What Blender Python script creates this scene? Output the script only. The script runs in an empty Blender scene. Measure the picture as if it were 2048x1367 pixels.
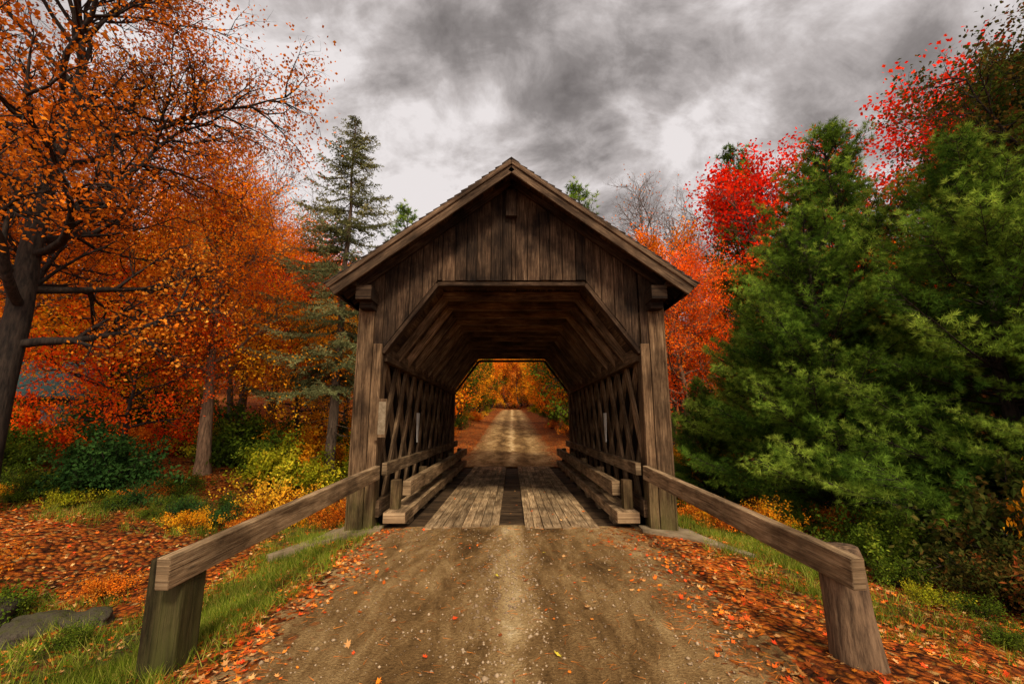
import bpy, math, random
import numpy as np
from mathutils import Vector
random.seed(3); np.random.seed(3)
S=bpy.context.scene
COL=S.collection
# ------------------------------------------------------------------ helpers
def norm(a):
    a=np.asarray(a,float); return a/(np.linalg.norm(a,axis=-1,keepdims=True)+1e-9)
class MB:
    def __init__(s): s.v=[];s.l=[];s.sz=[];s.mi=[];s.r=[];s.uv=[];s.n=0
    def add(s,V,F,mat=0,r=0.5,uv=None):
        V=np.asarray(V,float).reshape(-1,3);F=np.asarray(F,int)
        s.v.append(V);s.l.append((F+s.n).ravel());s.sz.append(np.full(len(F),F.shape[1]))
        s.mi.append(np.full(len(F),mat));s.r.append(np.broadcast_to(np.asarray(r,float),(len(V),)).copy())
        s.uv.append(np.zeros((F.size,2)) if uv is None else np.asarray(uv,float).reshape(-1,2))
        s.n+=len(V)
    def mesh(s,name,mats,smooth=()):
        me=bpy.data.meshes.new(name)
        V=np.concatenate(s.v);L=np.concatenate(s.l);Z=np.concatenate(s.sz);M=np.concatenate(s.mi);R=np.concatenate(s.r);U=np.concatenate(s.uv)
        me.vertices.add(len(V));me.vertices.foreach_set('co',V.astype(np.float32).ravel())
        me.loops.add(len(L));me.loops.foreach_set('vertex_index',L.astype(np.int32))
        st=np.concatenate([[0],np.cumsum(Z)[:-1]])
        me.polygons.add(len(Z));me.polygons.foreach_set('loop_start',st.astype(np.int32))
        me.polygons.foreach_set('loop_total',Z.astype(np.int32))
        me.polygons.foreach_set('material_index',M.astype(np.int32))
        me.polygons.foreach_set('use_smooth',np.isin(M,list(smooth)))
        a=me.attributes.new('rnd','FLOAT','POINT');a.data.foreach_set('value',R.astype(np.float32))
        uvl=me.uv_layers.new(name='UVMap');uvl.data.foreach_set('uv',U.astype(np.float32).ravel())
        for m in mats: me.materials.append(m)
        me.update(calc_edges=True);me.validate()
        return me
    def obj(s,name,mats,smooth=(),parent=None):
        return mkobj(name,s.mesh(name,mats,smooth),parent=parent)
def mkobj(name,me,loc=(0,0,0),rot=0,sc=1,parent=None,mats=None):
    o=bpy.data.objects.new(name,me);COL.objects.link(o)
    o.location=loc;o.rotation_euler=(0,0,rot);o.scale=(sc,sc,sc) if np.isscalar(sc) else sc
    if parent: o.parent=parent
    if mats:
        for i,m in mats.items():
            o.material_slots[i].link='OBJECT';o.material_slots[i].material=m
    return o
def empty(name):
    o=bpy.data.objects.new(name,None);COL.objects.link(o);o.empty_display_size=.2;return o
BF=[[0,1,2,3],[7,6,5,4],[0,4,5,1],[1,5,6,2],[2,6,7,3],[3,7,4,0]]
def beam(mb,p0,p1,w,h,mat=0,r=None,up=(0,0,1)):
    """timber from p0 to p1, w across, h along up"""
    p0=np.array(p0,float);p1=np.array(p1,float)
    d=norm(p1-p0);up=np.array(up,float);s=norm(np.cross(d,up));u=np.cross(s,d)
    c=[]
    for p in (p0,p1):
        c+= [p-s*w/2-u*h/2,p+s*w/2-u*h/2,p+s*w/2+u*h/2,p-s*w/2+u*h/2]
    L=np.linalg.norm(p1-p0);o=random.random()*50;q=random.random()*50
    F=[[3,2,1,0],[4,5,6,7],[0,1,5,4],[1,2,6,5],[2,3,7,6],[3,0,4,7]]
    uv=[]
    uv+=[(o,q+h),(o+w*.1,q+h),(o+w*.1,q),(o,q)]
    uv+=[(o,q),(o+w*.1,q),(o+w*.1,q+h),(o,q+h)]
    cur=q
    for k in (w,h,w,h):
        uv+=[(o,cur),(o,cur+k),(o+L,cur+k),(o+L,cur)];cur+=k
    mb.add(c,F,mat,random.random() if r is None else r,uv)
def vboard(mb,x0,x1,zb0,zb1,zt0,zt1,y,t,mat=0,r=None):
    """vertical board in XZ plane, own sloping ends"""
    V=[(x0,y,zb0),(x1,y,zb1),(x1,y,zt1),(x0,y,zt0),(x0,y+t,zb0),(x1,y+t,zb1),(x1,y+t,zt1),(x0,y+t,zt0)]
    F=[[0,1,2,3],[7,6,5,4],[4,5,1,0],[5,6,2,1],[6,7,3,2],[7,4,0,3]]
    o=random.random()*50;q=random.random()*50
    def uvp(i): x,yy,z=V[i]; return (o+z,q+x+(yy-y))
    uv=[uvp(i) for f in F for i in f]
    mb.add(V,F,mat,random.random() if r is None else r,uv)
def tube(mb,pts,rad,k=5,mat=0,r=.5):
    pts=np.asarray(pts,float);n=len(pts)
    t=norm(np.gradient(pts,axis=0));ref=np.array([.31,.95,.05])
    s=norm(np.cross(t,ref));u=np.cross(s,t)
    a=np.arange(k)*2*math.pi/k
    R=np.asarray(rad)[:,None,None]
    V=pts[:,None,:]+R*(s[:,None,:]*np.cos(a)[None,:,None]+u[:,None,:]*np.sin(a)[None,:,None])
    i=np.arange(n-1)[:,None]*k;j=np.arange(k)[None,:];j2=(j+1)%k
    F=np.stack([i+j,i+j2,i+k+j2,i+k+j],-1).reshape(-1,4)
    mb.add(V.reshape(-1,3),F,mat,r)
def leafquads(mb,C,L,W,rng,mat=1,r=None,D=None,upb=.5):
    n=len(C)
    if D is None: D=rng.normal(0,1,(n,3))+np.array([0,0,-.35])
    D=norm(D);N=norm(rng.normal(0,1,(n,3))+np.array([0,0,upb]));Sx=norm(np.cross(D,N))
    L=(np.asarray(L)*rng.uniform(.65,1.25,n))[:,None];W=(np.asarray(W)*rng.uniform(.65,1.25,n))[:,None]
    Nn=np.cross(Sx,D)
    V=np.stack([C,C+D*L*.45+Sx*W*.5+Nn*L*.1,C+D*L,C+D*L*.45-Sx*W*.5+Nn*L*.1],1).reshape(-1,3)
    F=np.arange(n*4).reshape(-1,4)
    rr=rng.uniform(0,1,n) if r is None else r
    mb.add(V,F,mat,np.repeat(rr,4))
def needles(mb,C,D,L,W,rng,mat=1,r=None):
    n=len(C);D=norm(D);N=rng.normal(0,1,(n,3));Sx=norm(np.cross(D,N))
    L=(L*rng.uniform(.7,1.2,n))[:,None]
    V=np.stack([C-Sx*W*.5,C+Sx*W*.5,C+D*L],1).reshape(-1,3)
    mb.add(V,np.arange(n*3).reshape(-1,3),mat,np.repeat(rng.uniform(0,1,n) if r is None else r,3))
# ------------------------------------------------------------------ materials
def newmat(name):
    m=bpy.data.materials.new(name);m.use_nodes=True;nt=m.node_tree;nt.nodes.clear()
    out=nt.nodes.new('ShaderNodeOutputMaterial');return m,nt,out
def nd(nt,t,**k):
    n=nt.nodes.new(t)
    for a,b in k.items():
        if a=='inp':
            for q,w in b.items(): n.inputs[q].default_value=w
        else: setattr(n,a,b)
    return n
def ramp(nt,stops,fac=None,interp='LINEAR'):
    n=nt.nodes.new('ShaderNodeValToRGB');e=n.color_ramp.elements;n.color_ramp.interpolation=interp
    while len(e)<len(stops): e.new(.5)
    for i,(p,c) in enumerate(stops):
        e[i].position=p;e[i].color=(*c,1) if len(c)==3 else c
    if fac is not None: nt.links.new(fac,n.inputs[0])
    return n
def mixc(nt,f,a,b,mode='MIX'):
    n=nt.nodes.new('ShaderNodeMix');n.data_type='RGBA';n.blend_type=mode
    for s,v in ((0,f),(6,a),(7,b)):
        if isinstance(v,(int,float)): n.inputs[s].default_value=v
        elif isinstance(v,tuple): n.inputs[s].default_value=(*v,1)
        else: nt.links.new(v,n.inputs[s])
    return n.outputs[2]
def math_(nt,op,a,b=0.,c=None,clamp=False):
    n=nt.nodes.new('ShaderNodeMath');n.operation=op;n.use_clamp=clamp
    for i,v in enumerate((a,b) if c is None else (a,b,c)):
        if isinstance(v,(int,float)): n.inputs[i].default_value=v
        else: nt.links.new(v,n.inputs[i])
    return n.outputs[0]
def foliage(name,cols,trans=.35,val=1.):
    m,nt,out=newmat(name)
    at=nd(nt,'ShaderNodeAttribute',attribute_name='rnd')
    n=len(cols);rp=ramp(nt,[(i/(n-1),c) for i,c in enumerate(cols)],at.outputs['Fac'])
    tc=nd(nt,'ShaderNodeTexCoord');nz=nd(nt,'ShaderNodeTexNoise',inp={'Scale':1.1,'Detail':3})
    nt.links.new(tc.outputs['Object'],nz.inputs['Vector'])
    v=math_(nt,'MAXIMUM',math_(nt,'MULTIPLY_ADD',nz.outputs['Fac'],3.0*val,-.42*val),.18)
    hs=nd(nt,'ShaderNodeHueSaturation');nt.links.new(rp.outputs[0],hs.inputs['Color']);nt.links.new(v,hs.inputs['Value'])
    p=nd(nt,'ShaderNodeBsdfDiffuse')
    t=nd(nt,'ShaderNodeBsdfTranslucent');mx=nd(nt,'ShaderNodeMixShader',inp={0:trans})
    nt.links.new(hs.outputs[0],p.inputs['Color']);nt.links.new(hs.outputs[0],t.inputs['Color'])
    nt.links.new(p.outputs[0],mx.inputs[1]);nt.links.new(t.outputs[0],mx.inputs[2]);nt.links.new(mx.outputs[0],out.inputs[0])
    return m
def bark(name,a,b):
    m,nt,out=newmat(name)
    tc=nd(nt,'ShaderNodeTexCoord');mp=nd(nt,'ShaderNodeMapping',inp={'Scale':(9,9,1.6)})
    nz=nd(nt,'ShaderNodeTexNoise',inp={'Scale':2.2,'Detail':5,'Roughness':.65})
    nt.links.new(tc.outputs['Object'],mp.inputs[0]);nt.links.new(mp.outputs[0],nz.inputs['Vector'])
    rp=ramp(nt,[(.35,a),(.65,b)],nz.outputs['Fac'])
    p=nd(nt,'ShaderNodeBsdfPrincipled',inp={'Roughness':.9,'Specular IOR Level':.2})
    bp=nd(nt,'ShaderNodeBump',inp={'Strength':.8,'Distance':.03})
    nt.links.new(nz.outputs['Fac'],bp.inputs['Height']);nt.links.new(bp.outputs[0],p.inputs['Normal'])
    nt.links.new(rp.outputs[0],p.inputs['Base Color']);nt.links.new(p.outputs[0],out.inputs[0]);return m
def wood(name,dark,mid,light,moss=0.,scale=1.,stain=.6):
    m,nt,out=newmat(name)
    tc=nd(nt,'ShaderNodeTexCoord');at=nd(nt,'ShaderNodeAttribute',attribute_name='rnd')
    mp=nd(nt,'ShaderNodeMapping',inp={'Scale':(2.4*scale,46*scale,1)})
    nt.links.new(tc.outputs['UV'],mp.inputs[0])
    g=nd(nt,'ShaderNodeTexNoise',inp={'Scale':1.,'Detail':9,'Roughness':.74,'Distortion':.8})
    nt.links.new(mp.outputs[0],g.inputs['Vector'])
    rp=ramp(nt,[(.32,dark),(.5,mid),(.68,light)],g.outputs['Fac'])
    mw=nd(nt,'ShaderNodeMapping',inp={'Scale':(1.1,6,1)});nt.links.new(tc.outputs['UV'],mw.inputs[0])
    wz=nd(nt,'ShaderNodeTexNoise',inp={'Scale':1.3,'Detail':6,'Roughness':.65});nt.links.new(mw.outputs[0],wz.inputs['Vector'])
    wr=ramp(nt,[(.36,(.42,.38,.35)),(.6,(1.2,1.2,1.2))],wz.outputs['Fac'])
    mk=nd(nt,'ShaderNodeMapping',inp={'Scale':(1.3,5.5,1)});nt.links.new(tc.outputs['UV'],mk.inputs[0])
    vo=nd(nt,'ShaderNodeTexVoronoi',inp={'Scale':1.1});nt.links.new(mk.outputs[0],vo.inputs['Vector'])
    kn=ramp(nt,[(.03,(0,0,0)),(.1,(1,1,1))],vo.outputs['Distance'])
    # fine drying cracks along the grain
    mc=nd(nt,'ShaderNodeMapping',inp={'Scale':(.7,60,1)});nt.links.new(tc.outputs['UV'],mc.inputs[0])
    cz=nd(nt,'ShaderNodeTexNoise',inp={'Scale':1.,'Detail':3,'Roughness':.5,'Distortion':1.2});nt.links.new(mc.outputs[0],cz.inputs['Vector'])
    cr=ramp(nt,[(.30,(.25,.23,.2)),(.37,(1,1,1))],cz.outputs['Fac'])
    st=nd(nt,'ShaderNodeTexNoise',inp={'Scale':1.4,'Detail':5,'Roughness':.6});nt.links.new(tc.outputs['Object'],st.inputs['Vector'])
    sr=ramp(nt,[(.35,(1-stain,)*3),(.62,(1.15,1.15,1.15))],st.outputs['Fac'])
    c=mixc(nt,1.,rp.outputs[0],sr.outputs[0],'MULTIPLY')
    c=mixc(nt,1.,c,wr.outputs[0],'MULTIPLY')
    c=mixc(nt,.9,c,cr.outputs[0],'MULTIPLY')
    c=mixc(nt,.7,c,kn.outputs[0],'MULTIPLY')
    bv=math_(nt,'MULTIPLY_ADD',at.outputs['Fac'],.85,.65)
    hs=nd(nt,'ShaderNodeHueSaturation');nt.links.new(c,hs.inputs['Color']);nt.links.new(bv,hs.inputs['Value'])
    col=hs.outputs[0]
    if moss>0:
        sx=nd(nt,'ShaderNodeSeparateXYZ');nt.links.new(tc.outputs['Object'],sx.inputs[0])
        hz=math_(nt,'MULTIPLY_ADD',sx.outputs['Z'],-1.1,1.05,clamp=True)
        mf=math_(nt,'MULTIPLY',math_(nt,'MULTIPLY',hz,math_(nt,'MULTIPLY_ADD',wz.outputs['Fac'],3.,-.9,clamp=True)),.75*moss,clamp=True)
        col=mixc(nt,mf,col,(.07,.07,.014))
    p=nd(nt,'ShaderNodeBsdfPrincipled',inp={'Roughness':.85,'Specular IOR Level':.12})
    bp=nd(nt,'ShaderNodeBump',inp={'Strength':.8,'Distance':.016})
    nt.links.new(math_(nt,'ADD',g.outputs['Fac'],math_(nt,'MULTIPLY',cr.outputs[0],.4)),bp.inputs['Height']);nt.links.new(bp.outputs[0],p.inputs['Normal'])
    nt.links.new(col,p.inputs['Base Color']);nt.links.new(p.outputs[0],out.inputs[0]);return m
def stone(name,a,b,sc=3.,moss=None):
    m,nt,out=newmat(name);tc=nd(nt,'ShaderNodeTexCoord')
    nz=nd(nt,'ShaderNodeTexNoise',inp={'Scale':sc,'Detail':8,'Roughness':.65});nt.links.new(tc.outputs['Object'],nz.inputs['Vector'])
    rp=ramp(nt,[(.3,a),(.7,b)],nz.outputs['Fac']);c=rp.outputs[0]
    if moss:
        ge=nd(nt,'ShaderNodeNewGeometry');sx=nd(nt,'ShaderNodeSeparateXYZ');nt.links.new(ge.outputs['Normal'],sx.inputs[0])
        k=math_(nt,'MULTIPLY',math_(nt,'MULTIPLY_ADD',sx.outputs['Z'],1.6,-.3,clamp=True),math_(nt,'MULTIPLY_ADD',nz.outputs['Fac'],4.,-1.5,clamp=True),clamp=True)
        c=mixc(nt,k,c,moss)
    p=nd(nt,'ShaderNodeBsdfPrincipled',inp={'Roughness':.9,'Specular IOR Level':.15});bp=nd(nt,'ShaderNodeBump',inp={'Strength':.8,'Distance':.04})
    nt.links.new(nz.outputs['Fac'],bp.inputs['Height']);nt.links.new(bp.outputs[0],p.inputs['Normal'])
    nt.links.new(c,p.inputs['Base Color']);nt.links.new(p.outputs[0],out.inputs[0]);return m

M_gable=wood('wood_dark_boards',(.014,.007,.004),(.056,.031,.016),(.140,.086,.048),stain=.78)
M_fascia=wood('wood_fascia',(.032,.018,.010),(.098,.058,.031),(.19,.12,.066))
M_post=wood('wood_posts',(.045,.025,.012),(.130,.075,.036),(.25,.155,.08),moss=1.)
M_inner=wood('wood_interior',(.030,.017,.008),(.105,.062,.031),(.22,.14,.075))
M_rail=wood('wood_weathered_rail',(.10,.060,.030),(.30,.19,.095),(.52,.36,.20),stain=.6)
M_deck=wood('wood_deck',(.14,.082,.038),(.37,.24,.12),(.58,.41,.24),stain=.5)
M_gpost=wood('wood_guard_post',(.014,.009,.005),(.055,.036,.017),(.13,.087,.042),moss=1.,stain=.7)
M_bark=bark('bark_grey',(.04,.027,.018),(.16,.105,.065))
M_barkd=bark('bark_dark',(.010,.007,.005),(.045,.030,.020))
M_barkt=bark('bark_tan',(.09,.052,.028),(.30,.175,.095))
M_shingle=stone('roof_shingles',(.025,.018,.013),(.085,.062,.045),9)
M_conc=stone('concrete',(.14,.095,.045),(.34,.25,.15),4)
M_rock=stone('rock',(.025,.02,.014),(.13,.10,.07),5,moss=(.045,.045,.010))
F_orange=foliage('leaves_orange',[(.42,.075,.005),(.82,.17,.006),(.93,.30,.012),(.93,.48,.04)])
F_orange2=foliage('leaves_rust',[(.20,.045,.007),(.52,.115,.009),(.78,.22,.013),(.74,.36,.05)])
F_red=foliage('leaves_red',[(.34,.006,.003),(.78,.020,.005),(.90,.055,.008),(.90,.16,.03)])
F_redor=foliage('leaves_red_orange',[(.46,.03,.005),(.88,.085,.005),(.92,.16,.008),(.92,.32,.02)])
F_yellow=foliage('leaves_yellow',[(.48,.20,.01),(.80,.38,.02),(.88,.50,.03),(.66,.48,.04)])
F_gold=foliage('leaves_gold',[(.44,.14,.006),(.80,.28,.010),(.90,.42,.015),(.56,.38,.02)])
F_ygreen=foliage('leaves_yellow_green',[(.06,.085,.008),(.19,.21,.010),(.38,.35,.015),(.65,.47,.03)])
F_green=foliage('leaves_green',[(.022,.036,.006),(.052,.082,.008),(.10,.15,.012),(.22,.23,.02)])
F_dgreen=foliage('leaves_dark_green',[(.010,.022,.006),(.02,.05,.011),(.035,.08,.015),(.055,.10,.02)],trans=.15)
F_mixdark=foliage('leaves_green_red',[(.02,.03,.006),(.045,.06,.01),(.09,.07,.014),(.24,.04,.01)])
F_pine=foliage('needles_pine',[(.014,.036,.007),(.048,.098,.012),(.135,.22,.022),(.31,.39,.05)],trans=.3)
F_spruce=foliage('needles_spruce',[(.05,.060,.024),(.11,.12,.045),(.20,.20,.075),(.31,.28,.11)],trans=.2)
F_grass=foliage('grass_blades',[(.045,.075,.007),(.11,.16,.010),(.21,.26,.02),(.42,.35,.07)],trans=.3)
F_straw=foliage('pine_straw',[(.26,.07,.015),(.58,.15,.02),(.75,.24,.03)],trans=.1)

# ------------------------------------------------------------------ terrain
def roadz(y): return np.interp(y,[-80,8,17,23.6,32,40,60,87,98,125,180,300,600],[0,0,0,.2,.8,1.4,2.7,4,4.4,6.6,12,30,70])
def H(x,y):
    x=np.asarray(x,float);y=np.asarray(y,float)
    L=np.interp(-x,[2.2,3.4,5,7,9,14,30,80,400],[0,-.30,-.25,.05,.33,.6,2.2,9,34])
    R=np.interp(x,[2.2,3.2,4.6,8,15,30,80,400],[0,-.10,-.32,-.35,.2,2.2,9,34])
    s=np.where(x<0,L,R)
    s=s*np.where((np.abs(x)<3.6),1-.75*np.clip(1-np.abs(y-6.7)/1.3,0,1),1)
    far=np.clip((y-18)/8,0,1);w=np.clip((np.abs(x)-2.0)/2.5,0,1)
    s=s*(1-far*.8*np.clip(1-(np.abs(x)-2)/6,0,1))+far*w*.35
    s=s-.45*np.exp(-((x+5.6)/1.2)**2-((y-4.2)/1.3)**2)
    z=roadz(y)+s
    e=np.clip((np.abs(x)-2.1)/1.2,0,1)
    z=z+e*(.06*np.sin(1.7*x+.8*y)*np.sin(1.3*y-.5*x)+.03*np.sin(4.1*x+1.)*np.sin(3.7*y+2*x)+.012*np.sin(11*x)*np.sin(9*y+3*x))
    yc=11.6+.05*np.abs(x)
    dep=np.interp(x,[-14,-7,-4,4,7,40,60],[0,.35,1.5,1.5,1.1,1.1,0])
    z=z-dep*np.exp(-((y-yc)/1.7)**2)
    z=z-.45*np.where((np.abs(x)<2.75)&(y>7.45)&(y<16.5),1,0)
    z=z-.05*np.where(np.abs(x)<1.9,1,0)
    return z
def axis(lo,hi,near,d0,g):
    a=[0.];st=d0
    while a[-1]<hi:
        a.append(a[-1]+st)
        if a[-1]>near: st*=g
    b=[0.];st=d0
    while b[-1]>lo:
        b.append(b[-1]-st)
        if b[-1]<-near: st*=g
    return np.array(sorted(set(a+b)))
xs=axis(-400,400,9,.16,1.09);ys=axis(-60,600,17,.16,1.06)
ys=ys[(ys>-60)]
X,Y=np.meshgrid(xs,ys);Z=H(X,Y)
nx,ny=len(xs),len(ys)
i=np.arange(ny-1)[:,None]*nx;j=np.arange(nx-1)[None,:]
F=np.stack([i+j,i+j+1,i+nx+j+1,i+nx+j],-1).reshape(-1,4)
ax=np.abs(X)
gm=np.exp(-((X+2.95)/.75)**2)*(Y<9)*.85+np.exp(-((X-3.6)/.7)**2)*(Y>4.2)*(Y<9)*.6
gm=np.clip(gm+np.exp(-((Y-9.0)/1.2)**2)*(ax>2.5)*.75+np.exp(-((Y-14.5)/1.5)**2)*(ax>2.5)*.4,0,1)
gm=np.clip(gm+.95*np.exp(-((X+5.0)/1.9)**2-((Y-3.8)/1.4)**2),0,1)
mb=MB();mb.add(np.stack([X,Y,Z],-1).reshape(-1,3),F,0,gm.ravel())

def litter(nt,tc,sc=13.):
    nz=nd(nt,'ShaderNodeTexNoise',inp={'Scale':6.,'Detail':3});nt.links.new(tc,nz.inputs['Vector'])
    vm=nd(nt,'ShaderNodeVectorMath',operation='MULTIPLY_ADD');nt.links.new(nz.outputs['Color'],vm.inputs[0])
    vm.inputs[1].default_value=(.12,.12,.12);nt.links.new(tc,vm.inputs[2])
    v=nd(nt,'ShaderNodeTexVoronoi',inp={'Scale':sc,'Randomness':1.});nt.links.new(vm.outputs[0],v.inputs['Vector'])
    sp=nd(nt,'ShaderNodeSeparateColor');nt.links.new(v.outputs['Color'],sp.inputs[0])
    rp=ramp(nt,[(0,(.11,.032,.009)),(.2,(.34,.080,.012)),(.45,(.66,.150,.014)),(.65,(.78,.23,.02)),(.82,(.58,.080,.012)),(.93,(.72,.34,.06)),(1,(.62,.40,.15))],sp.outputs[0])
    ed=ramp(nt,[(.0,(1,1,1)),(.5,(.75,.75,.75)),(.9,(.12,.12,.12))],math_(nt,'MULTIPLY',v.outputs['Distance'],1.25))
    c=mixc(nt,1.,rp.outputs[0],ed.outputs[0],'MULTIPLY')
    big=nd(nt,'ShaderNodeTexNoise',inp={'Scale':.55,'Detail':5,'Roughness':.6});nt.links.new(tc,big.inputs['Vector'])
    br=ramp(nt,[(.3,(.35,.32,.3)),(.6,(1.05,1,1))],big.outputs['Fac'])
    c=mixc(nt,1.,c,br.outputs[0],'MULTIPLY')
    return c,v.outputs['Distance'],big.outputs['Fac'],sp.outputs[1]
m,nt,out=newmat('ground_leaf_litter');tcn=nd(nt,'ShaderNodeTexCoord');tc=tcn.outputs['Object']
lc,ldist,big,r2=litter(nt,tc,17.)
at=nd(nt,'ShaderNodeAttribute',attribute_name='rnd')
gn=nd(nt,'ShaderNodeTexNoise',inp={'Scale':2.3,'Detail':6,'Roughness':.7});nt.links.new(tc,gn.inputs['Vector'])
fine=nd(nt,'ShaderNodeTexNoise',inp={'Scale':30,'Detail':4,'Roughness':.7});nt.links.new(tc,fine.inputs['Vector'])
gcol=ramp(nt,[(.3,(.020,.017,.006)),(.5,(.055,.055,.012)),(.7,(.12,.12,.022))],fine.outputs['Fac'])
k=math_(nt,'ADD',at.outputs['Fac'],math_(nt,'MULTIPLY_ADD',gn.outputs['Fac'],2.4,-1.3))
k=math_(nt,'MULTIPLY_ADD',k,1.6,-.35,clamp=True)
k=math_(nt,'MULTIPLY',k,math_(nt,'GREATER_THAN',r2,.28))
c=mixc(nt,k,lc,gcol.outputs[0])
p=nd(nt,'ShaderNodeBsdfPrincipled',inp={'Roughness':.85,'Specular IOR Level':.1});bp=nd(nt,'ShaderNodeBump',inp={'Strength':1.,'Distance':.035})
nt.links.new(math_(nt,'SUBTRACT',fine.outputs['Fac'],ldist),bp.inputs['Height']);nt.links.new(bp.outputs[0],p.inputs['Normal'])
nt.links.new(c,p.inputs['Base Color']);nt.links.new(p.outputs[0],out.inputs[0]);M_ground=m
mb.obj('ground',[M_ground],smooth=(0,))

# road ---------------------------------------------------------------
m,nt,out=newmat('dirt_road');tcn=nd(nt,'ShaderNodeTexCoord');tc=tcn.outputs['Object']
at=nd(nt,'ShaderNodeAttribute',attribute_name='rnd')
sx=nd(nt,'ShaderNodeSeparateXYZ');nt.links.new(tc,sx.inputs[0])
mp=nd(nt,'ShaderNodeMapping',inp={'Scale':(1,.3,1)});nt.links.new(tc,mp.inputs[0])
n1=nd(nt,'ShaderNodeTexNoise',inp={'Scale':2.2,'Detail':10,'Roughness':.75,'Distortion':.3});nt.links.new(mp.outputs[0],n1.inputs['Vector'])
n2=nd(nt,'ShaderNodeTexNoise',inp={'Scale':38,'Detail':5,'Roughness':.75});nt.links.new(tc,n2.inputs['Vector'])
n3=nd(nt,'ShaderNodeTexNoise',inp={'Scale':.9,'Detail':4});nt.links.new(tc,n3.inputs['Vector'])
xw=math_(nt,'ABSOLUTE',math_(nt,'ADD',sx.outputs['X'],math_(nt,'MULTIPLY_ADD',n3.outputs['Fac'],.6,-.30)))
cen=math_(nt,'EXPONENT',math_(nt,'MULTIPLY',math_(nt,'POWER',xw,2.),-40.))
trk=math_(nt,'EXPONENT',math_(nt,'MULTIPLY',math_(nt,'POWER',math_(nt,'ABSOLUTE',math_(nt,'ADD',xw,-.62)),2.),-11.))
f=math_(nt,'ADD',math_(nt,'MULTIPLY',n1.outputs['Fac'],1.7),math_(nt,'MULTIPLY',cen,.20))
f=math_(nt,'ADD',f,math_(nt,'MULTIPLY',trk,-.16))
f=math_(nt,'ADD',f,math_(nt,'MULTIPLY_ADD',n2.outputs['Fac'],.6,-.66))
base=ramp(nt,[(.18,(.115,.060,.019)),(.40,(.27,.150,.052)),(.60,(.47,.29,.115)),(.78,(.70,.48,.22)),(.95,(.86,.66,.37))],f)
lc,ldist,big,r2=litter(nt,tc,17.)
ek=math_(nt,'ADD',at.outputs['Fac'],math_(nt,'MULTIPLY_ADD',n1.outputs['Fac'],.85,-.42))
ek=math_(nt,'ADD',ek,math_(nt,'MULTIPLY_ADD',r2,.45,-.22))
ek=math_(nt,'MULTIPLY_ADD',ek,5.,-4.5,clamp=True)
c=mixc(nt,ek,base.outputs[0],lc)
p=nd(nt,'ShaderNodeBsdfPrincipled',inp={'Roughness':.85,'Specular IOR Level':.1})
vo=nd(nt,'ShaderNodeTexVoronoi',inp={'Scale':55});nt.links.new(tc,vo.inputs['Vector'])
hh=math_(nt,'ADD',math_(nt,'MULTIPLY',n1.outputs['Fac'],2.4),math_(nt,'MULTIPLY',n2.outputs['Fac'],.9))
hh=math_(nt,'ADD',hh,math_(nt,'MULTIPLY',vo.outputs['Distance'],-.25))
bp=nd(nt,'ShaderNodeBump',inp={'Strength':1.,'Distance':.06})
nt.links.new(hh,bp.inputs['Height']);nt.links.new(bp.outputs[0],p.inputs['Normal'])
nt.links.new(c,p.inputs['Base Color']);nt.links.new(p.outputs[0],out.inputs[0]);M_road=m
def roadpart(name,y0,y1,hw,edge0):
    yy=np.unique(np.concatenate([np.arange(y0,min(y1,30),.25),np.arange(max(y0,30),y1,1.) if y1>30 else [], [y1]]))
    uu=np.linspace(-1,1,33)
    U,YY=np.meshgrid(uu,yy)
    hwv=hw+.06*np.sin(YY*1.3)+.04*np.sin(YY*3.1+1)
    XX=U*hwv
    rut=.024*np.exp(-((np.abs(XX)-.65)/.28)**2)
    ZZ=roadz(YY)+.006+.035*(1-U**2)-rut+.004*np.sin(YY*2.1+XX*3)
    n=len(uu);i=np.arange(len(yy)-1)[:,None]*n;j=np.arange(n-1)[None,:]
    F=np.stack([i+j,i+j+1,i+n+j+1,i+n+j],-1).reshape(-1,4)
    mb=MB();mb.add(np.stack([XX,YY,ZZ],-1).reshape(-1,3),F,0,(np.abs(U)*edge0+.08*(U>0)*np.abs(U)).ravel())
    mb.obj(name,[M_road],smooth=(0,))
roadpart('dirt_road',-40,7.42,2.12,.98)
roadpart('dirt_road',16.72,96,2.35,1.22)

# stream -------------------------------------------------------------
m,nt,out=newmat('water');p=nd(nt,'ShaderNodeBsdfPrincipled',inp={'Base Color':(.012,.011,.008,1),'Roughness':.06})
nz=nd(nt,'ShaderNodeTexNoise',inp={'Scale':5.,'Detail':3});bp=nd(nt,'ShaderNodeBump',inp={'Strength':.2,'Distance':.05})
nt.links.new(nz.outputs['Fac'],bp.inputs['Height']);nt.links.new(bp.outputs[0],p.inputs['Normal']);nt.links.new(p.outputs[0],out.inputs[0])
mb=MB();mb.add([(-7,9.4,-1.2),(30,9.4,-1.2),(30,15.5,-1.2),(-7,13.8,-1.2)],[[0,1,2,3]],0);mb.obj('stream_water',[m])

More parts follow.
